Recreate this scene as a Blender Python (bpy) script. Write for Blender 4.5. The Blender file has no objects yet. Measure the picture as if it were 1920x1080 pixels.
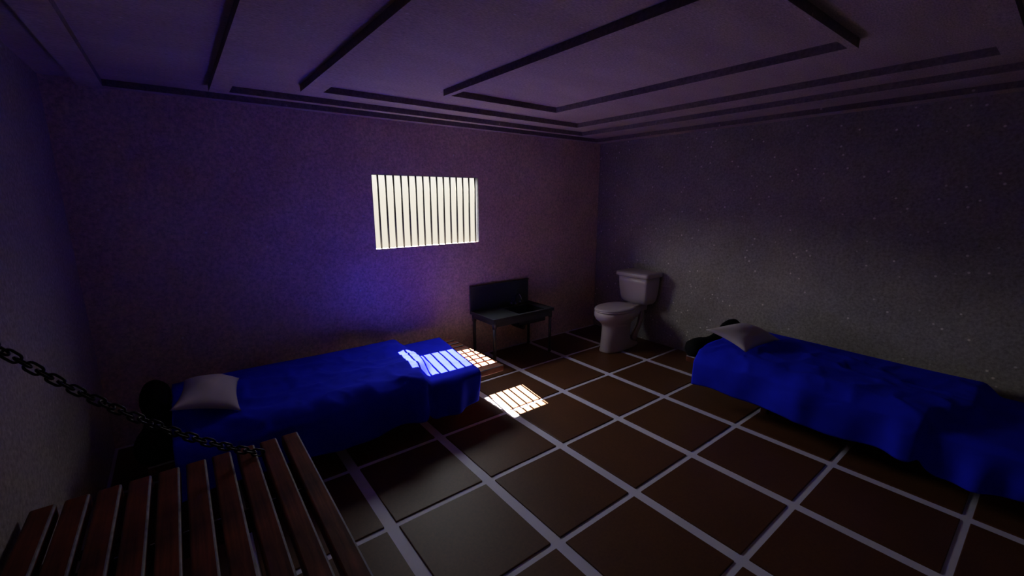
import bpy, bmesh, math, random
from mathutils import Vector, Matrix, noise
# Geometry is laid out in floor-tile units (one tile = 1) and brought to metres at the end.
S = 0.58
scn = bpy.context.scene
COL = scn.collection
R = math.radians
random.seed(7)

# ------------------------------------------------------------------ room numbers
XL, XR = -1.98, 5.90          # left / right wall faces
YW, YN = 2.02, -5.20          # window wall / near wall faces
ZC, ZB = 3.88, 3.815          # ceiling slab / underside of its ribs
WT = 0.10                     # window wall thickness
WX0, WX1, WZ0, WZ1 = 1.122, 2.915, 2.005, 3.07

# ------------------------------------------------------------------ node helpers
def new_mat(name):
    m = bpy.data.materials.new(name); m.use_nodes = True
    nt = m.node_tree; nt.nodes.clear()
    out = nt.nodes.new('ShaderNodeOutputMaterial')
    b = nt.nodes.new('ShaderNodeBsdfPrincipled')
    nt.links.new(b.outputs[0], out.inputs[0])
    return m, nt, b

def coords(nt, scale=(1, 1, 1), kind='Object'):
    tc = nt.nodes.new('ShaderNodeTexCoord'); mp = nt.nodes.new('ShaderNodeMapping')
    mp.inputs['Scale'].default_value = scale
    nt.links.new(tc.outputs[kind], mp.inputs[0])
    return mp.outputs[0]

def nz(nt, vec, scale, detail=4, rough=0.55, dist=0.0):
    n = nt.nodes.new('ShaderNodeTexNoise')
    n.inputs['Scale'].default_value = scale; n.inputs['Detail'].default_value = detail
    n.inputs['Roughness'].default_value = rough; n.inputs['Distortion'].default_value = dist
    nt.links.new(vec, n.inputs['Vector'])
    return n.outputs['Fac']

def ramp(nt, fac, stops):
    r = nt.nodes.new('ShaderNodeValToRGB')
    e = r.color_ramp.elements
    while len(e) < len(stops): e.new(0.5)
    for i, (p, c) in enumerate(stops):
        e[i].position = p; e[i].color = (*c, 1) if len(c) == 3 else c
    nt.links.new(fac, r.inputs[0])
    return r.outputs[0]

def mix(nt, fac, a, b, mode='MIX'):
    m = nt.nodes.new('ShaderNodeMix'); m.data_type = 'RGBA'; m.blend_type = mode
    for s, v in ((m.inputs[0], fac), (m.inputs[6], a), (m.inputs[7], b)):
        if hasattr(v, 'links'): nt.links.new(v, s)
        elif isinstance(v, (int, float)): s.default_value = v
        else: s.default_value = (*v, 1)
    return m.outputs[2]

def bump(nt, b, h, strength, dist):
    n = nt.nodes.new('ShaderNodeBump')
    n.inputs['Strength'].default_value = strength; n.inputs['Distance'].default_value = dist
    nt.links.new(h, n.inputs['Height']); nt.links.new(n.outputs[0], b.inputs['Normal'])

def plain(name, col, rough=0.5, metal=0.0, spec=0.5, var=0.15, scale=40):
    m, nt, b = new_mat(name)
    v = coords(nt)
    f = nz(nt, v, scale, 3)
    c = ramp(nt, f, [(0.3, tuple(x * (1 - var) for x in col)), (0.7, tuple(min(1, x * (1 + var)) for x in col))])
    nt.links.new(c, b.inputs['Base Color'])
    b.inputs['Roughness'].default_value = rough; b.inputs['Metallic'].default_value = metal
    b.inputs['Specular IOR Level'].default_value = spec
    return m

def concrete(name, dark, light, streak=(1, 1, 1), rough=0.85, fleck=0.55):
    m, nt, b = new_mat(name)
    v = coords(nt, streak)
    big = nz(nt, v, 1.3, 5, 0.6, 0.4)
    fine = nz(nt, v, 55, 4, 0.7)
    base = ramp(nt, big, [(0.3, dark), (0.72, light)])
    grain = ramp(nt, fine, [(0.32, (0.68, 0.68, 0.68)), (0.68, (1.3, 1.3, 1.3))])
    c = mix(nt, 1.0, base, grain, 'MULTIPLY')
    # pale flecks of aggregate
    vo = nt.nodes.new('ShaderNodeTexVoronoi'); vo.inputs['Scale'].default_value = 14
    nt.links.new(v, vo.inputs['Vector'])
    spot = ramp(nt, vo.outputs['Distance'], [(0.0, (1, 1, 1)), (0.07, (1, 1, 1)), (0.13, (0, 0, 0))])
    rnd = nt.nodes.new('ShaderNodeSeparateColor'); nt.links.new(vo.outputs['Color'], rnd.inputs[0])
    sel = ramp(nt, rnd.outputs[0], [(0.70, (0, 0, 0)), (0.95, (1, 1, 1))])
    k = mix(nt, 1.0, spot, sel, 'MULTIPLY')
    km = nt.nodes.new('ShaderNodeMath'); km.operation = 'MULTIPLY'; km.inputs[1].default_value = fleck
    nt.links.new(k, km.inputs[0])
    c = mix(nt, km.outputs[0], c, tuple(min(1, x * 2.6) for x in light))
    nt.links.new(c, b.inputs['Base Color'])
    b.inputs['Roughness'].default_value = rough
    b.inputs['Specular IOR Level'].default_value = 0.3
    bump(nt, b, fine, 0.35, 0.004)
    return m

def wood(name, dark, light, axis='Y', rough=0.5):
    m, nt, b = new_mat(name)
    sc = (18, 1.2, 18) if axis == 'Y' else (1.2, 18, 18)
    v = coords(nt, sc)
    g = nz(nt, v, 2.2, 6, 0.65, 0.8)
    c = ramp(nt, g, [(0.3, dark), (0.7, light)])
    st = nz(nt, coords(nt, (3, 3, 3)), 1.6, 3)
    c = mix(nt, 1.0, c, ramp(nt, st, [(0.35, (0.45, 0.42, 0.42)), (0.65, (1.25, 1.15, 1.1))]), 'MULTIPLY')
    nt.links.new(c, b.inputs['Base Color'])
    b.inputs['Roughness'].default_value = rough
    b.inputs['Specular IOR Level'].default_value = 0.18
    bump(nt, b, g, 0.25, 0.002)
    return m

def cloth_mat(name, col, rough=0.85, weave=500, var=0.12, spec=0.05):
    m, nt, b = new_mat(name)
    v = coords(nt)
    c = ramp(nt, nz(nt, v, 5, 4), [(0.3, tuple(x * (1 - var) for x in col)), (0.7, tuple(min(1, x * (1 + var)) for x in col))])
    nt.links.new(c, b.inputs['Base Color'])
    b.inputs['Roughness'].default_value = rough
    b.inputs['Specular IOR Level'].default_value = spec
    bump(nt, b, nz(nt, v, weave, 2), 0.15, 0.0008)
    return m

M = {}
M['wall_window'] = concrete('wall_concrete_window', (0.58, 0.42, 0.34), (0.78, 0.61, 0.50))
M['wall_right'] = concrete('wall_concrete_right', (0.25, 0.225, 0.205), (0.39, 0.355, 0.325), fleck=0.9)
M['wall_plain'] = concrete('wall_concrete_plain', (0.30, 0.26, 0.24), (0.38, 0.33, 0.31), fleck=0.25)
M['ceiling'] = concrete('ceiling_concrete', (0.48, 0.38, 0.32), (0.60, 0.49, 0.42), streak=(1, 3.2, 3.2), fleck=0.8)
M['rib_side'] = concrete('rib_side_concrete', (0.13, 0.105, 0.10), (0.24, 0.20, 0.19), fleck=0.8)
M['reveal'] = plain('window_reveal_plaster', (0.24, 0.23, 0.235), 0.8, spec=0.2)
M['bar'] = plain('window_bar_steel', (0.05, 0.045, 0.035), 0.55, 0.6)
M['grout'] = plain('grout', (0.62, 0.59, 0.72), 0.6, 0, 0.4, var=0.05, scale=8)
M['slat'] = wood('bench_slat_wood', (0.075, 0.019, 0.009), (0.25, 0.068, 0.026))
M['edge_glint'] = plain('slat_edge_glint', (0.26, 0.23, 0.24), 0.6, 0, 0.3, var=0.3, scale=25)  # pale grey standing in for the light caught on the slat edges
M['beam'] = wood('bench_beam_wood', (0.03, 0.013, 0.009), (0.09, 0.035, 0.02), axis='X')
M['blue'] = cloth_mat('blue_blanket', (0.012, 0.020, 0.66), 0.9)
M['white'] = cloth_mat('pillow_cotton', (0.52, 0.46, 0.47), 0.85, var=0.04)
M['black'] = cloth_mat('black_bedding', (0.006, 0.006, 0.007), 0.8)
M['iron'] = plain('chain_iron', (0.03, 0.03, 0.032), 0.38, 0.85)
M['steel'] = plain('sink_steel', (0.075, 0.085, 0.088), 0.45, 0.6, var=0.1)
M['steel_dark'] = plain('basin_steel', (0.04, 0.043, 0.046), 0.5, 0.5)
M['chrome'] = plain('chrome', (0.35, 0.36, 0.38), 0.2, 0.9)
M['ceramic'] = plain('toilet_ceramic', (0.48, 0.40, 0.42), 0.3, 0, 0.4, var=0.02)
M['rubber'] = plain('rubber', (0.02, 0.02, 0.02), 0.7)

def tile_material():
    m, nt, b = new_mat('floor_tile_terracotta')
    v = coords(nt)
    big = nz(nt, v, 2.0, 4, 0.6)
    c = ramp(nt, big, [(0.3, (0.075, 0.027, 0.010)), (0.7, (0.098, 0.036, 0.014))])
    fine = nz(nt, v, 90, 3)
    c = mix(nt, 1.0, c, ramp(nt, fine, [(0.3, (0.85, 0.85, 0.85)), (0.7, (1.15, 1.15, 1.15))]), 'MULTIPLY')
    nt.links.new(c, b.inputs['Base Color'])
    b.inputs['Roughness'].default_value = 0.5
    b.inputs['Specular IOR Level'].default_value = 0.28
    bump(nt, b, nz(nt, v, 12, 3), 0.12, 0.004)
    return m
M['tile'] = tile_material()

# ------------------------------------------------------------------ mesh helpers
def link(name, bm, mat, parent=None, smooth=False, loc=None):
    me = bpy.data.meshes.new(name)
    bmesh.ops.recalc_face_normals(bm, faces=bm.faces)
    bm.to_mesh(me); bm.free()
    for m in (mat if isinstance(mat, (list, tuple)) else [mat]): me.materials.append(m)
    if smooth:
        for p in me.polygons: p.use_smooth = True
    o = bpy.data.objects.new(name, me); COL.objects.link(o)
    if parent: o.parent = parent
    if loc: o.location = loc
    return o

def empty(name, loc, label, cat, group=None, rz=0):
    o = bpy.data.objects.new(name, None); COL.objects.link(o)
    o.empty_display_size = 0.1
    o.location = loc; o.rotation_euler = (0, 0, rz)
    o['label'] = label; o['category'] = cat
    if group: o['group'] = group
    return o

def tag(o, label, cat, group=None):
    o['label'] = label; o['category'] = cat
    if group: o['group'] = group
    return o

def struct(o): o['kind'] = 'structure'; return o

def box(bm, x0, x1, y0, y1, z0, z1, bev=0.0, seg=2, mi=0):
    t = bmesh.new()
    bmesh.ops.create_cube(t, size=1)
    for v in t.verts:
        v.co = Vector(((x0 + x1) / 2 + v.co.x * (x1 - x0), (y0 + y1) / 2 + v.co.y * (y1 - y0), (z0 + z1) / 2 + v.co.z * (z1 - z0)))
    if bev: bmesh.ops.bevel(t, geom=list(t.edges), offset=bev, segments=seg, affect='EDGES', profile=0.5)
    for f in t.faces: f.material_index = mi
    me = bpy.data.meshes.new('tmp'); t.to_mesh(me); t.free()
    bm.from_mesh(me); bpy.data.meshes.remove(me)
    return bm

def tube(bm, pts, r, n=12, closed=False, caps=True):
    pts = [Vector(p) for p in pts]; rr = r if isinstance(r, (list, tuple)) else [r] * len(pts)
    N = len(pts); rings = []; prev = None
    for i, p in enumerate(pts):
        a = pts[(i - 1) % N] if (closed or i > 0) else p
        c = pts[(i + 1) % N] if (closed or i < N - 1) else p
        t = (c - a).normalized()
        if prev is None:
            u = t.orthogonal().normalized()
        else:
            u = (prev - t * prev.dot(t)).normalized()
        prev = u; w = t.cross(u)
        rings.append([bm.verts.new(p + (u * math.cos(2 * math.pi * k / n) + w * math.sin(2 * math.pi * k / n)) * rr[i]) for k in range(n)])
    last = N if closed else N - 1
    for i in range(last):
        A, B = rings[i], rings[(i + 1) % N]
        if closed and i == N - 1:
            # best matching start vertex
            s = min(range(n), key=lambda s: (A[0].co - B[s].co).length)
        else: s = 0
        for k in range(n): bm.faces.new((A[k], A[(k + 1) % n], B[(k + 1 + s) % n], B[(k + s) % n]))
    if caps and not closed:
        bm.faces.new(rings[0][::-1]); bm.faces.new(rings[-1])
    return bm

def loft(bm, rings, cap0=True, cap1=True):
    V = [[bm.verts.new(p) for p in r] for r in rings]; n = len(V[0])
    for A, B in zip(V, V[1:]):
        for k in range(n): bm.faces.new((A[k], A[(k + 1) % n], B[(k + 1) % n], B[k]))
    if cap0: bm.faces.new(V[0][::-1])
    if cap1: bm.faces.new(V[-1])
    return bm

# ------------------------------------------------------------------ setting
bm = bmesh.new()
box(bm, XL - 0.15, XR + 0.15, YN - 0.15, YW + WT, -0.15, 0.0, mi=0)
GX, GY, TH = 0.052, 0.031, 0.012
y0s = [2 - 0.99 * 0 - 0.02 - 0.9913 * i for i in range(0, 9)]      # grout centre lines running along X
for i in range(-2, 7):
    for j, yt in enumerate(y0s[:-1]):
        a0, a1 = i + GX, i + 1 - GX
        b1, b0 = yt - GY, y0s[j + 1] + GY
        a0, a1 = max(a0, XL + 0.002), min(a1, XR - 0.002)
        b0 = max(b0, YN + 0.002)
        if a1 - a0 < 0.02 or b1 - b0 < 0.02: continue
        box(bm, a0, a1, b0, b1, -0.02, TH, bev=0.006, seg=2, mi=1)
struct(link('floor', bm, [M['grout'], M['tile']]))

def wall(name, x0, x1, y0, y1, m, z0=0.0, z1=ZC + 0.25):
    b = bmesh.new(); box(b, x0, x1, y0, y1, z0, z1); return struct(link(name, b, m))
wall('wall_left', XL - 0.15, XL, YN - 0.15, YW + WT, M['wall_plain'])
wall('wall_right', XR, XR + 0.15, YN - 0.15, YW + WT, M['wall_right'])
wall('wall_front', XL, XR, YN - 0.15, YN, M['wall_plain'])
bm = bmesh.new()
box(bm, XL, WX0, YW, YW + WT, 0, ZC + 0.25); box(bm, WX1, XR, YW, YW + WT, 0, ZC + 0.25)
box(bm, WX0, WX1, YW, YW + WT, 0, WZ0); box(bm, WX0, WX1, YW, YW + WT, WZ1, ZC + 0.25)
struct(link('wall_back', bm, M['wall_window']))
bm = bmesh.new(); box(bm, XL, XR, YN, YW, ZC, ZC + 0.25)
struct(link('ceiling', bm, M['ceiling']))

# concentric rectangular ribs hanging just below the slab:  outer / inner rectangles
def ring(n, ox0, ox1, oy0, oy1, ix0, ix1, iy0, iy1):
    b = bmesh.new()
    box(b, ox0, ox1, iy1, oy1, ZB, ZC); box(b, ox0, ox1, oy0, iy0, ZB, ZC)
    box(b, ox0, ix0, iy0, iy1, ZB, ZC); box(b, ix1, ox1, iy0, iy1, ZB, ZC)
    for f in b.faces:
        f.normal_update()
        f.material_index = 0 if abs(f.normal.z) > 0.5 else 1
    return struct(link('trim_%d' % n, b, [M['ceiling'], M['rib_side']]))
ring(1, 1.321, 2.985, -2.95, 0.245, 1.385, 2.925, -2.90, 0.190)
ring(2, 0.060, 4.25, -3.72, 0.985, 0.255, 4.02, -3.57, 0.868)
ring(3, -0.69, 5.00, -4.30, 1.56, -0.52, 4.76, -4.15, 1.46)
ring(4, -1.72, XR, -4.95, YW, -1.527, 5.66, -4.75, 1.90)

# window: pale reveal and fifteen bars
bm = bmesh.new()
t = 0.006
YO = YW + WT + 0.004
box(bm, WX0, WX0 + t, YW - 0.002, YO, WZ0, WZ1); box(bm, WX1 - t, WX1, YW - 0.002, YO, WZ0, WZ1)
box(bm, WX0, WX1, YW - 0.002, YO, WZ0, WZ0 + t); box(bm, WX0, WX1, YW - 0.002, YO, WZ1 - t, WZ1)
win = struct(link('window_1', bm, M['reveal']))
bar_me = None
for k in range(15):
    x = 1.228 + 0.1178 * k
    if bar_me is None:
        b = bmesh.new(); tube(b, [(0, 0, WZ0), (0, 0, WZ1)], 0.0135, 10)
        o = link('window_bar', b, M['bar'], win, True); bar_me = o.data
    else:
        o = bpy.data.objects.new('window_bar', bar_me); COL.objects.link(o); o.parent = win
    o.location = (x, YW + 0.045, 0)

# ------------------------------------------------------------------ slatted benches
# local frame: length runs along +Y (0..LEN), width along +X (0..W), top of slats at z = 0
BL, NSL = 3.67, 10
def make_bench(name, loc, rz, width, label, BL=3.67):
    root = empty(name, loc, label, 'bench', 'slatted wooden wall benches', rz)
    pitch = width / NSL; sw = pitch * 0.77; th = 0.085
    sm = None
    for k in range(NSL):
        x = k * pitch + (pitch - sw)
        if sm is None:
            b = bmesh.new(); box(b, 0, sw, 0, BL, -th, 0, bev=0.011, seg=3)
            for f in b.faces:                      # glint along the outer top edge of every board, painted in pale grey
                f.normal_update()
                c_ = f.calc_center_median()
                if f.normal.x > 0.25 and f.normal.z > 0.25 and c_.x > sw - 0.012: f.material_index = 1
            o = link('slat', b, [M['slat'], M['edge_glint']], root); sm = o.data
        else:
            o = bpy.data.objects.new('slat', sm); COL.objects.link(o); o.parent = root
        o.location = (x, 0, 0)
    for y in (0.45, BL / 2, BL - 0.62):
        b = bmesh.new(); box(b, 0.0, width, y - 0.05, y + 0.05, -th - 0.09, -th, bev=0.006)
        link('cross_beam', b, M['beam'], root)
    return root, pitch

# left wall bench (empty, slats bare), held up by a chain
b3, p3 = make_bench('slatted_bench', (XL + 0.005, -0.937 - BL, 1.10), 0, 1.352,
                    'bare dark wooden slatted bench hung on a chain at lower left')
for y in (0.28, BL - 0.28):
    b = bmesh.new()
    box(b, -0.0045, 0.03, y - 0.04, y + 0.04, -0.45, -0.176); box(b, 0.0, 0.5, y - 0.02, y + 0.02, -0.205, -0.176)
    link('wall_bracket', b, M['iron'], b3)
# window wall bench: slats along X.  local Y -> world -X?  (rotation -90: local +Y -> +X, local +X -> -Y)
b1, p1 = make_bench('slatted_bench', (-1.56, 1.56, 0.60), -math.pi / 2, 1.41,
                    'low slatted bench below the window, sunlit at its bare right end', 3.60)
# right wall bench (rotation 180: local +Y -> -Y, local +X -> -X)
b2, p2 = make_bench('slatted_bench', (5.67, -1.12, 0.60), math.pi, 1.41,
                    'low slatted bench along the right wall, hidden under its blue blanket', 3.60)
for root in (b1, b2):
    for y in (0.9, 2.7):
        for x in (0.35, 1.0):
            b = bmesh.new(); box(b, x, x + 0.08, y, y + 0.08, -0.60 + TH - 0.001, -0.08, bev=0.006)
            link('leg', b, M['beam'], root)

# ------------------------------------------------------------------ chain with separate links
def link_mesh():
    b = bmesh.new(); r, L, W = 0.0066, 0.0385, 0.0215      # wire radius, half length, half width of centre line
    pts = []
    st = L - W
    for k in range(9):
        a = -math.pi / 2 + math.pi * k / 8; pts.append((st + W * math.cos(a), W * math.sin(a), 0))
    for k in range(9):
        a = math.pi / 2 + math.pi * k / 8; pts.append((-st + W * math.cos(a), W * math.sin(a), 0))
    tube(b, pts, r, 8, closed=True)
    return b
def chz(x): return 0.383 * x * x + 0.099 * x + 0.899
chain = empty('hanging_chain', (XL, -1.10, chz(XL)), 'black iron chain running down from the left wall to the bare bench', 'chain')
path = []; x = -0.868
pos = [Vector((x, 0, chz(x)))]
while x > XL + 0.03:
    s = 0.0497 / math.sqrt(1 + (0.766 * x + 0.099) ** 2)
    x -= s; pos.append(Vector((x, 0, chz(x))))
lm = None
for i in range(len(pos) - 1):
    a, c = pos[i], pos[i + 1]; d = (a - c).normalized()
    if lm is None:
        o = link('chain_link', link_mesh(), M['iron'], chain, True); lm = o.data
    else:
        o = bpy.data.objects.new('chain_link', lm); COL.objects.link(o); o.parent = chain
    side = Vector((0, 1, 0)); up = d.cross(side).normalized()
    if i % 2 == 0: m = Matrix((d, up, d.cross(up))).transposed()
    else: m = Matrix((d, side, d.cross(side))).transposed()
    jit = Matrix.Rotation(R(random.uniform(-9, 9)), 3, Vector((1, 0, 0)))
    o.rotation_euler = (m @ jit).to_euler()
    o.location = (a + c) / 2 - Vector(chain.location) + Vector((0, -1.10, 0)) 
b = bmesh.new(); box(b, 0.0, 0.02, -0.07, 0.07, -0.07, 0.07, bev=0.004)
tube(b, [(0.02, 0, -0.01), (0.05, 0, -0.01)], 0.014, 10)
link('wall_plate', b, M['iron'], chain)
b = bmesh.new()
tube(b, [(-0.862, -1.10, 1.06), (-0.862, -1.10, 1.115)], 0.008, 8)
o = link('eye_bolt', b, M['iron'], chain); o.location = -Vector(chain.location)

# ------------------------------------------------------------------ blankets
# local frame: l (0..3.05) from head to foot, w (0 = wall side .. 1.41 = front), z = 0 bench top
def sm(a, b, x):
    t = max(0.0, min(1.0, (x - a) / (b - a))); return t * t * (3 - 2 * t)

def blanket_point(l, q):
    """q: arc position across the cloth; 0..1 lies on the bench, above 1 hangs down in front."""
    Wd = 1.43
    hump = 1 - sm(2.47, 2.60, l + 0.015 * math.sin(q * 7.0) + 0.20 * sm(0.62, 1.0, q))
    htop = 0.034 + 0.125 * hump + 0.022 * hump * math.sin(l * 2.1 + 0.6) * math.sin(q * 3.0 + 0.4)
    # wrinkles over the body of the bed
    wr = noise.noise(Vector((l * 2.3 + q * 2.0, q * 3.2 - l * 1.3, 3.1)))
    wr2 = 1 - abs(noise.noise(Vector((l * 1.9 - q * 1.7, q * 3.4 + l * 1.2, 9.3)))) * 2
    wr3 = 1 - abs(noise.noise(Vector((l * 4.2 + q * 3.5, q * 6.5 - l * 1.5, 21.3)))) * 2
    htop += (0.25 + 0.75 * hump) * (0.026 * wr + 0.050 * max(0, wr2 - 0.55) + 0.022 * max(0, wr3 - 0.6)) * sm(0.0, 0.2, q)
    rb = 0.11 + 0.05 * (1 - sm(0.1, 0.7, l)) - 0.06 * (1 - hump)       # edge rounding radius
    out = 0.030 + 0.030 * hump
    if q <= 1.0:
        w = q * (Wd - rb)
        return w, htop
    s = (q - 1.0)                                                   # arc length beyond the start of the bend
    arc = rb * math.pi / 2
    if s < arc:
        a = s / rb
        w = Wd - rb + rb * math.sin(a) + out * (a / (math.pi / 2)) ** 2
        z = htop - rb + rb * math.cos(a)
    else:
        d = s - arc
        w = Wd + out; z = htop - rb - d
    # vertical folds in the hanging part
    k = sm(0.0, 0.35, s)
    f = 0.022 * math.sin(l * 5.3 + 1.1) + 0.016 * math.sin(l * 11.0 + 0.5 + s * 2) + (0.012 * math.sin(l * 21 + 1.0 + 1.5 * s) + 0.012 * math.sin(l * 14 + 2)) * sm(2.3, 2.5, l) + 0.028 * noise.noise(Vector((l * 3, s * 2, 1.7)))
    f -= 0.075 * sm(2.24, 2.30, l) * (1 - sm(2.30, 2.58, l))
    f += 0.050 * math.exp(-((l - 2.14) / 0.10) ** 2) + 0.040 * math.exp(-((l - 2.66) / 0.11) ** 2)
    f += 0.030 * math.exp(-((l - 1.27) / 0.12) ** 2)
    w += k * f
    w += 0.02 * k
    return w, z

def hem(l):
    z = -0.335 + 0.02 * math.sin(l * 2.3 + 0.5) + 0.012 * math.sin(l * 7)
    z += 0.02 * sm(1.3, 2.2, l)
    z -= 0.085 * sm(2.25, 2.42, l)
    z += 0.045 * math.exp(-((l - 2.27) / 0.035) ** 2)
    z += 0.03 * sm(2.8, 3.1, l)
    return z

def blanket_bm():
    b = bmesh.new(); NL, NT, NH = 150, 46, 30
    grid = []
    for i in range(NL + 1):
        l0 = 3.04 * i / NL
        row = []
        # bottom reach: bisect arc length that meets the hem height
        lo, hi = 0.0, 1.2
        for _ in range(30):
            mid = (lo + hi) / 2
            if blanket_point(l0, 1 + mid)[1] > hem(l0): lo = mid
            else: hi = mid
        for j in range(NT + 1):
            q = j / NT
            w, z = blanket_point(l0, q)
            # the foot edge runs slantwise across the bench
            l = l0 + 0.20 * sm(2.3, 3.04, l0) * (1 - q)
            row.append((l, w, z))
        for j in range(1, NH + 1):
            s = lo * j / NH
            w, z = blanket_point(l0, 1 + s)
            l = l0 - 0.06 * sm(2.5, 3.04, l0) * j / NH
            row.append((l, w, z))
        # wall side: a short turn-down behind the bench
        w0, z0 = row[0][1], row[0][2]
        pre = []
        for j in range(8, 0, -1):
            a = j / 8
            pre.append((row[0][0], w0 - 0.045 * math.sin(a * math.pi / 2) , z0 - 0.05 * (1 - math.cos(a * math.pi / 2)) - 0.16 * max(0, a - 0.6)))
        grid.append([b.verts.new((p[1], p[0], p[2])) for p in pre + row])
    for A, B in zip(grid, grid[1:]):
        for k in range(len(A) - 1): b.faces.new((A[k], A[k + 1], B[k + 1], B[k]))
    return b

bl1 = link('blanket', blanket_bm(), M['blue'], smooth=True)
md = bl1.modifiers.new('thick', 'SOLIDIFY'); md.thickness = 0.006; md.offset = 1
bl1.location = (-1.38, 1.56, 0.60); bl1.rotation_euler = (0, 0, -math.pi / 2)
tag(bl1, 'blue blanket under the window, crossed by white stripes of sunlight at its foot', 'blanket', 'blue blankets')
bl2 = bl1.copy(); COL.objects.link(bl2)
bl2.location = (5.67, -1.30, 0.60); bl2.rotation_euler = (0, 0, math.pi)
tag(bl2, 'blue blanket in shade on the right wall bench, running out of frame', 'blanket', 'blue blankets')

# ------------------------------------------------------------------ pillows (corners in bed coordinates: w, l, z)
PC = dict(A=(1.31, 0.010, 0.40), B=(0.44, 0.115, 0.345), C=(0.34, 0.590, 0.205), D=(1.215, 0.515, 0.20))
def pillow_bm():
    b = bmesh.new(); N = 28
    A, B, C_, D = (Vector(PC[k]) for k in 'ABCD')
    nrm = (C_ - A).cross(B - D).normalized()
    if nrm.z < 0: nrm = -nrm
    top, bot = [], []
    for i in range(N + 1):
        u = -1 + 2 * i / N; rt, rb_ = [], []
        for j in range(N + 1):
            v = -1 + 2 * j / N
            uu = u * (1 - 0.13 * (1 - v * v)); vv = v * (1 - 0.13 * (1 - u * u))
            s, t_ = (uu + 1) / 2, (vv + 1) / 2
            p = A * (1 - s) * (1 - t_) + B * (1 - s) * t_ + C_ * s * t_ + D * s * (1 - t_)
            h = (max(0, (1 - u * u) * (1 - v * v))) ** 0.55
            wob = 0.012 * noise.noise(Vector((u * 2.2, v * 2.2, 4)))
            rt.append(b.verts.new(p + nrm * (0.155 * h + wob * h)))
            rb_.append(rt[-1] if (i in (0, N) or j in (0, N)) else b.verts.new(p - nrm * 0.012 * h))
        top.append(rt); bot.append(rb_)
    for i in range(N):
        for j in range(N):
            b.faces.new((top[i][j], top[i + 1][j], top[i + 1][j + 1], top[i][j + 1]))
            f = (bot[i][j], bot[i][j + 1], bot[i + 1][j + 1], bot[i + 1][j])
            if len(set(f)) >= 3:
                try: b.faces.new(f)
                except ValueError: pass
    return b
pl1 = link('pillow', pillow_bm(), M['white'], smooth=True)
pl1.location = bl1.location; pl1.rotation_euler = bl1.rotation_euler
tag(pl1, 'white pillow at the left end of the blanket under the window, behind the chain', 'pillow', 'white pillows')
pl2 = pl1.copy(); COL.objects.link(pl2)
pl2.location = bl2.location; pl2.rotation_euler = bl2.rotation_euler
tag(pl2, 'white pillow on the right wall bench, pointed corner hanging toward the room', 'pillow', 'white pillows')

# ------------------------------------------------------------------ black rolled bedding across the head of each bed
def roll_bm():
    b = bmesh.new(); n = 28; rings = []
    prof = [(0.06, 0.02), (0.065, 0.5), (0.09, 0.8), (0.15, 0.97), (0.25, 1.0), (0.38, 0.95), (0.50, 0.80), (0.62, 0.68), (0.75, 0.64),
            (0.88, 0.68), (1.0, 0.82), (1.10, 0.95), (1.22, 1.0), (1.32, 0.96), (1.38, 0.75), (1.40, 0.45), (1.405, 0.02)]
    for w, k in prof:
        ring_ = []
        for i in range(n):
            a = 2 * math.pi * i / n
            lump = 1 + 0.06 * noise.noise(Vector((w * 3, math.cos(a) * 1.5, math.sin(a) * 1.5)))
            hz = 0.16 - 0.05 * sm(0.5, 1.1, w)
            ly = -0.135 + 0.125 * k * math.cos(a) * lump
            z = hz * k + hz * k * math.sin(a) * lump
            ring_.append((w, ly, max(0.0, z)))
        rings.append(ring_)
    return loft(b, rings)
r1 = link('bedding_roll', roll_bm(), M['black'], smooth=True)
r1.location = bl1.location; r1.rotation_euler = bl1.rotation_euler
tag(r1, 'black bundle at the head of the window bench, in the left corner behind the chain', 'bedding roll', 'black bundles at the bed heads')
r2 = r1.copy(); COL.objects.link(r2)
r2.location = bl2.location; r2.rotation_euler = bl2.rotation_euler
tag(r2, 'black bundle poking out behind the pillow on the right wall bench', 'bedding roll', 'black bundles at the bed heads')

# ------------------------------------------------------------------ steel sink table
SX0, SX1, SY0, SY1, SZ = 2.69, 4.01, 1.29, YW - 0.012, 0.82
sink = empty('sink_table', ((SX0 + SX1) / 2, (SY0 + SY1) / 2, TH), 'dark steel sink table with tall splashback standing between bed and toilet', 'sink')
def spart(name, b, m, smooth=False, par=None):
    o = link(name, b, m, par or sink, smooth)
    if par is None: o.location = -Vector(sink.location)
    return o
bx0, bx1, by0, by1 = 3.28, 3.88, 1.38, 1.84
b = bmesh.new(); th = 0.045
box(b, SX0, bx0, SY0, SY1, SZ - th, SZ, bev=0.006); box(b, bx1, SX1, SY0, SY1, SZ - th, SZ, bev=0.006)
box(b, bx0 - 0.01, bx1 + 0.01, SY0, by0, SZ - th, SZ, bev=0.006); box(b, bx0 - 0.01, bx1 + 0.01, by1, SY1, SZ - th, SZ, bev=0.006)
for (a, c, d, e) in ((SX0, SX1, SY0, SY0 + 0.015), (SX0, SX0 + 0.015, SY0, SY1), (SX1 - 0.015, SX1, SY0, SY1)):
    box(b, a, c, d, e, SZ - 0.02, SZ + 0.012, bev=0.003)
spart('countertop', b, M['steel'])
b = bmesh.new(); box(b, SX0, SX1 - 0.03, SY1 - 0.03, SY1, SZ - 0.01, 1.262, bev=0.008)
box(b, SX0, SX1 - 0.03, SY1 - 0.05, SY1, 1.245, 1.262, bev=0.004)
spart('splashback', b, M['steel'])
b = bmesh.new(); z0, z1, t = 0.60, SZ - 0.006, 0.012
box(b, bx0, bx1, by0, by1, z0, z0 + t); box(b, bx0, bx0 + t, by0, by1, z0, z1); box(b, bx1 - t, bx1, by0, by1, z0, z1)
box(b, bx0, bx1, by0, by0 + t, z0, z1); box(b, bx0, bx1, by1 - t, by1, z0, z1)
bas = spart('basin', b, M['steel_dark'])
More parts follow.
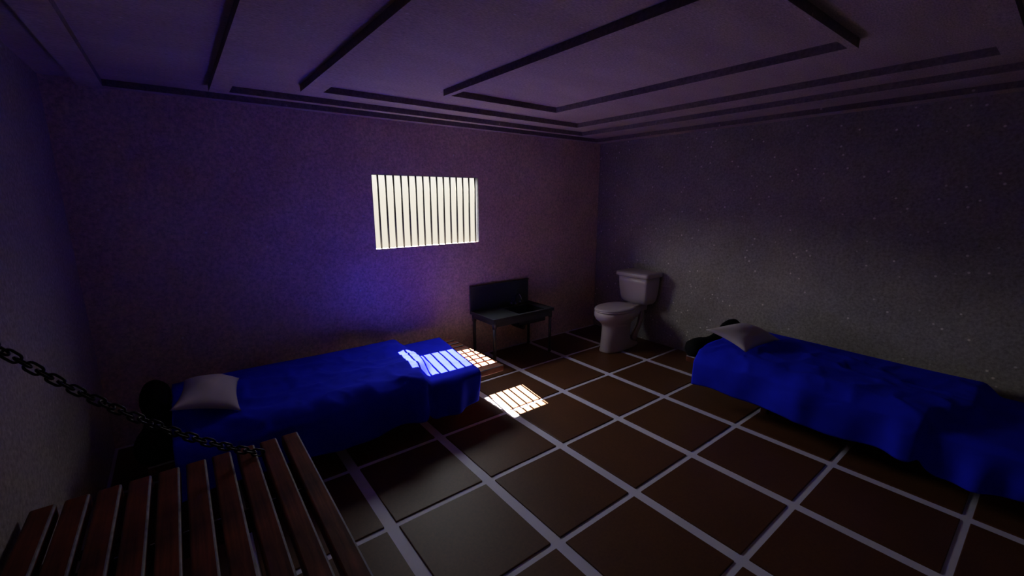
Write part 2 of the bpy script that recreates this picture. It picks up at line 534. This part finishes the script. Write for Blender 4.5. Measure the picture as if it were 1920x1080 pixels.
b = bmesh.new(); tube(b, [(3.58, 1.61, z0 + t), (3.58, 1.61, z0 + t + 0.008)], 0.045, 20)
spart('drain', b, M['chrome'], par=bas)
b = bmesh.new(); box(b, SX0 + 0.03, SX1 - 0.03, SY0 + 0.02, SY0 + 0.035, SZ - 0.13, SZ - th + 0.002)
box(b, SX0 + 0.02, SX0 + 0.035, SY0 + 0.03, SY1 - 0.04, SZ - 0.10, SZ - th + 0.002)
spart('apron', b, M['steel'])
b = bmesh.new(); tube(b, [(3.42, 1.345, SZ - 0.045), (3.42, 1.345, SZ - 0.14)], 0.014, 10)
spart('clamp', b, M['chrome'], True)
b = bmesh.new(); tube(b, [(3.58, 1.61, z0 + 0.005), (3.58, 1.61, 0.48), (3.585, 1.63, 0.45), (3.60, 1.70, 0.44), (3.60, 1.985, 0.44)], 0.028, 12)
spart('drain_pipe', b, M['steel_dark'], True)
for (x, y) in ((SX0 + 0.05, SY0 + 0.05), (SX1 - 0.05, SY0 + 0.05), (SX0 + 0.05, SY1 - 0.07), (SX1 - 0.05, SY1 - 0.07)):
    b = bmesh.new(); tube(b, [(x, y, 0.05), (x, y, SZ - 0.04)], 0.026, 14)
    tube(b, [(x, y, SZ - 0.16), (x, y, SZ - 0.05)], 0.036, 14)
    lg = spart('leg', b, M['steel'], True)
    b = bmesh.new(); tube(b, [(x, y, TH), (x, y, TH + 0.012), (x, y, 0.05)], [0.03, 0.03, 0.02], 14)
    f = spart('foot', b, M['rubber'], True, par=lg)
b = bmesh.new()
tube(b, [(3.62, 1.90, SZ - 0.005), (3.62, 1.90, SZ + 0.03)], 0.04, 16)
arc = [(3.62, 1.90, SZ + 0.02), (3.62, 1.90, SZ + 0.14)]
for k in range(1, 10):
    a = math.pi * k / 9; arc.append((3.62, 1.90 - 0.075 + 0.075 * math.cos(a), SZ + 0.14 + 0.075 * math.sin(a)))
arc.append((3.62, 1.75, SZ + 0.09))
tube(b, arc, 0.011, 10)
fa = spart('faucet', b, M['chrome'], True)
for dx in (-0.10, 0.10):
    b = bmesh.new(); tube(b, [(3.62 + dx, 1.90, SZ - 0.005), (3.62 + dx, 1.90, SZ + 0.06)], 0.016, 12)
    tube(b, [(3.62 + dx, 1.90, SZ + 0.06), (3.62 + dx * 1.5, 1.86, SZ + 0.07)], 0.009, 8)
    spart('tap_handle', b, M['chrome'], True, par=fa)

# ------------------------------------------------------------------ toilet: faces -X from the right wall
TY = 0.70
toilet = empty('toilet', (5.2, TY, TH), 'white two-piece toilet standing against the right wall in the far corner', 'toilet')
def tp(name, b, smooth=True, par=None, m='ceramic'):
    o = link(name, b, M[m], par or toilet, smooth)
    if par is None: o.location = -Vector(toilet.location)
    return o
def oval(cx, z, rf, rbk, hw, n=40, p=2.2):
    pts = []
    for k in range(n):
        a = 2 * math.pi * k / n; c, s = math.cos(a), math.sin(a)
        r = (abs(c) ** p + abs(s) ** p) ** (-1 / p)
        x = -c * r * (rf if c > 0 else rbk)
        pts.append((cx + x, TY + s * r * hw, z))
    return pts
b = bmesh.new()
# (centre x, z, front reach, back reach, half width): foot -> waist -> flared bowl rim
secs = [(5.05, TH, 0.385, 0.56, 0.175, 2.6), (5.05, 0.03, 0.39, 0.56, 0.18, 2.6), (5.05, 0.08, 0.375, 0.52, 0.175, 2.5), (5.04, 0.13, 0.37, 0.36, 0.175, 2.4), (5.04, 0.26, 0.355, 0.29, 0.18, 2.3),
        (5.04, 0.40, 0.34, 0.28, 0.195, 2.2), (5.04, 0.48, 0.335, 0.29, 0.195, 2.2), (5.03, 0.53, 0.35, 0.33, 0.21, 2.2), (5.02, 0.575, 0.395, 0.42, 0.245, 2.2), (5.01, 0.62, 0.44, 0.48, 0.28, 2.2),
        (5.01, 0.67, 0.468, 0.52, 0.302, 2.2), (5.01, 0.72, 0.476, 0.54, 0.308, 2.2), (5.01, 0.765, 0.46, 0.53, 0.298, 2.2)]
loft(b, [oval(c, z, f, k, h, p=p) for c, z, f, k, h, p in secs])
box(b, 5.36, 5.74, TY - 0.15, TY + 0.15, 0.66, 0.80, bev=0.035, seg=4)
tp('bowl', b)
b = bmesh.new()
tube(b, [(5.60, TY - 0.06, 0.72), (5.64, TY - 0.08, 0.62), (5.64, TY - 0.08, 0.50), (5.60, TY - 0.07, 0.36), (5.54, TY - 0.05, 0.24), (5.48, TY - 0.03, 0.06)],
     [0.06, 0.062, 0.055, 0.045, 0.048, 0.08], 16)
tp('trapway', b)
b = bmesh.new()
loft(b, [oval(5.00, 0.767, 0.455, 0.36, 0.30), oval(5.00, 0.775, 0.465, 0.36, 0.305), oval(5.00, 0.788, 0.465, 0.36, 0.305), oval(5.00, 0.795, 0.455, 0.355, 0.298)])
tp('seat', b)
b = bmesh.new()
loft(b, [oval(5.00, 0.798, 0.455, 0.37, 0.298), oval(5.00, 0.806, 0.463, 0.375, 0.303), oval(5.00, 0.818, 0.455, 0.37, 0.297), oval(5.00, 0.832, 0.40, 0.33, 0.26), oval(5.00, 0.838, 0.25, 0.22, 0.16)])
tp('seat_cover', b)
b = bmesh.new()
def rect(x0, x1, hw, z, bow=0.03, n=10, rc=0.05):
    pts = []
    def corner(cx, cy, a0):
        for k in range(5):
            a = a0 + (math.pi / 2) * k / 4; pts.append((cx + rc * math.cos(a), cy + rc * math.sin(a), z))
    corner(x1 - rc, TY + hw - rc, 0)
    corner(x0 + rc, TY + hw - rc, math.pi / 2)
    for k in range(1, n):
        t_ = k / n; pts.append((x0 - bow * math.sin(math.pi * t_), TY + (hw - rc) * (1 - 2 * t_), z))
    corner(x0 + rc, TY - hw + rc, math.pi)
    corner(x1 - rc, TY - hw + rc, 3 * math.pi / 2)
    return pts
loft(b, [rect(5.56, 5.78, 0.20, 0.79, rc=0.09), rect(5.50, 5.81, 0.255, 0.805, rc=0.09), rect(5.455, 5.83, 0.285, 0.85, rc=0.08), rect(5.435, 5.835, 0.298, 0.92, rc=0.07), rect(5.42, 5.84, 0.308, 1.05), rect(5.41, 5.84, 0.318, 1.20), rect(5.40, 5.84, 0.322, 1.315)])
tank = tp('tank', b)
b = bmesh.new()
loft(b, [rect(5.375, 5.86, 0.345, 1.315), rect(5.36, 5.865, 0.355, 1.325), rect(5.36, 5.865, 0.355, 1.375), rect(5.375, 5.855, 0.345, 1.395), rect(5.44, 5.82, 0.29, 1.40)])
tp('tank_lid', b)

# ------------------------------------------------------------------ to metres
done = set()
for o in COL.objects:
    o.location = o.location * S
    if o.type == 'MESH':
        if o.data.name not in done:
            o.data.transform(Matrix.Scale(S, 4)); done.add(o.data.name)
        for md in o.modifiers:
            if md.type == 'SOLIDIFY': md.thickness *= S

# ------------------------------------------------------------------ camera
cam = bpy.data.cameras.new('camera'); co = bpy.data.objects.new('camera', cam); COL.objects.link(co)
co.location = Vector((-1.12213, -4.11614, 2.74664)) * S
co.rotation_euler = (math.pi / 2 - 0.20738, 0, -0.65837)
cam.sensor_width = 36; cam.lens = 805.5 / 1920 * 36; cam.clip_start = 0.02
scn.camera = co

# ------------------------------------------------------------------ daylight
sd = bpy.data.lights.new('sun', 'SUN'); sd.energy = 120; sd.angle = R(0.2); sd.color = (1.0, 0.86, 0.70)
so = bpy.data.objects.new('sun', sd); COL.objects.link(so)
so.rotation_euler = Vector((-0.113, -0.745, -1.0)).to_track_quat('-Z', 'Y').to_euler()
so.location = (2 * S, 4 * S, 5 * S)
w = bpy.data.worlds.new('world'); scn.world = w; w.use_nodes = True
nt = w.node_tree; nt.nodes.clear()
out = nt.nodes.new('ShaderNodeOutputWorld'); bg = nt.nodes.new('ShaderNodeBackground')
tc = nt.nodes.new('ShaderNodeTexCoord'); sx = nt.nodes.new('ShaderNodeSeparateXYZ')
nt.links.new(tc.outputs['Generated'], sx.inputs[0])
mr = nt.nodes.new('ShaderNodeMapRange'); mr.inputs[1].default_value = -0.3; mr.inputs[2].default_value = 0.7
nt.links.new(sx.outputs[2], mr.inputs[0])
# x = elevation sine mapped to 0..1 : horizon 0.30, about 5 deg 0.385, 30 deg 0.80
c = ramp(nt, mr.outputs[0], [(0.0, (0.80, 0.72, 0.60)), (0.30, (0.88, 0.83, 0.73)), (0.37, (0.97, 0.95, 0.90)), (1.0, (0.90, 0.95, 1.0))])
st = ramp(nt, mr.outputs[0], [(0.0, (0.080,) * 3), (0.37, (0.080,) * 3), (0.45, (0.82,) * 3), (0.56, (0.72,) * 3), (0.72, (1.0,) * 3)])
mu = nt.nodes.new('ShaderNodeMath'); mu.operation = 'MULTIPLY'; mu.inputs[1].default_value = 12.5
nt.links.new(st, mu.inputs[0])
az = nt.nodes.new('ShaderNodeMath'); az.operation = 'MULTIPLY_ADD'; az.inputs[1].default_value = -0.55; az.inputs[2].default_value = 1.0
nt.links.new(sx.outputs[0], az.inputs[0])
lowk = ramp(nt, mr.outputs[0], [(0.36, (0, 0, 0)), (0.44, (1, 1, 1))])
azm = nt.nodes.new('ShaderNodeMix'); azm.data_type = 'FLOAT'
nt.links.new(lowk, azm.inputs[0]); azm.inputs[2].default_value = 1.0; nt.links.new(az.outputs[0], azm.inputs[3])
mu2 = nt.nodes.new('ShaderNodeMath'); mu2.operation = 'MULTIPLY'
nt.links.new(mu.outputs[0], mu2.inputs[0]); nt.links.new(azm.outputs[0], mu2.inputs[1])
nt.links.new(c, bg.inputs[0]); nt.links.new(mu2.outputs[0], bg.inputs[1])
# portal in the window opening: emits nothing, only tells the renderer where the sky comes in
pd = bpy.data.lights.new('window_portal', 'AREA'); pd.shape = 'RECTANGLE'
pd.size = (WX1 - WX0) * S; pd.size_y = (WZ1 - WZ0) * S
po = bpy.data.objects.new('window_portal', pd); COL.objects.link(po)
po.location = Vector(((WX0 + WX1) / 2, YW + WT + 0.01, (WZ0 + WZ1) / 2)) * S
po.rotation_euler = (-math.pi / 2, 0, 0)
pd.cycles.is_portal = True
nt.links.new(bg.outputs[0], out.inputs[0])

scn.view_settings.view_transform = 'Standard'; scn.view_settings.look = 'None'
scn.view_settings.exposure = 0.0; scn.view_settings.gamma = 1.0
scn.view_settings.use_curve_mapping = False
try:
    scn.cycles.use_denoising = True
    scn.cycles.max_bounces = 12; scn.cycles.diffuse_bounces = 8
    scn.cycles.sample_clamp_indirect = 0
except Exception: pass
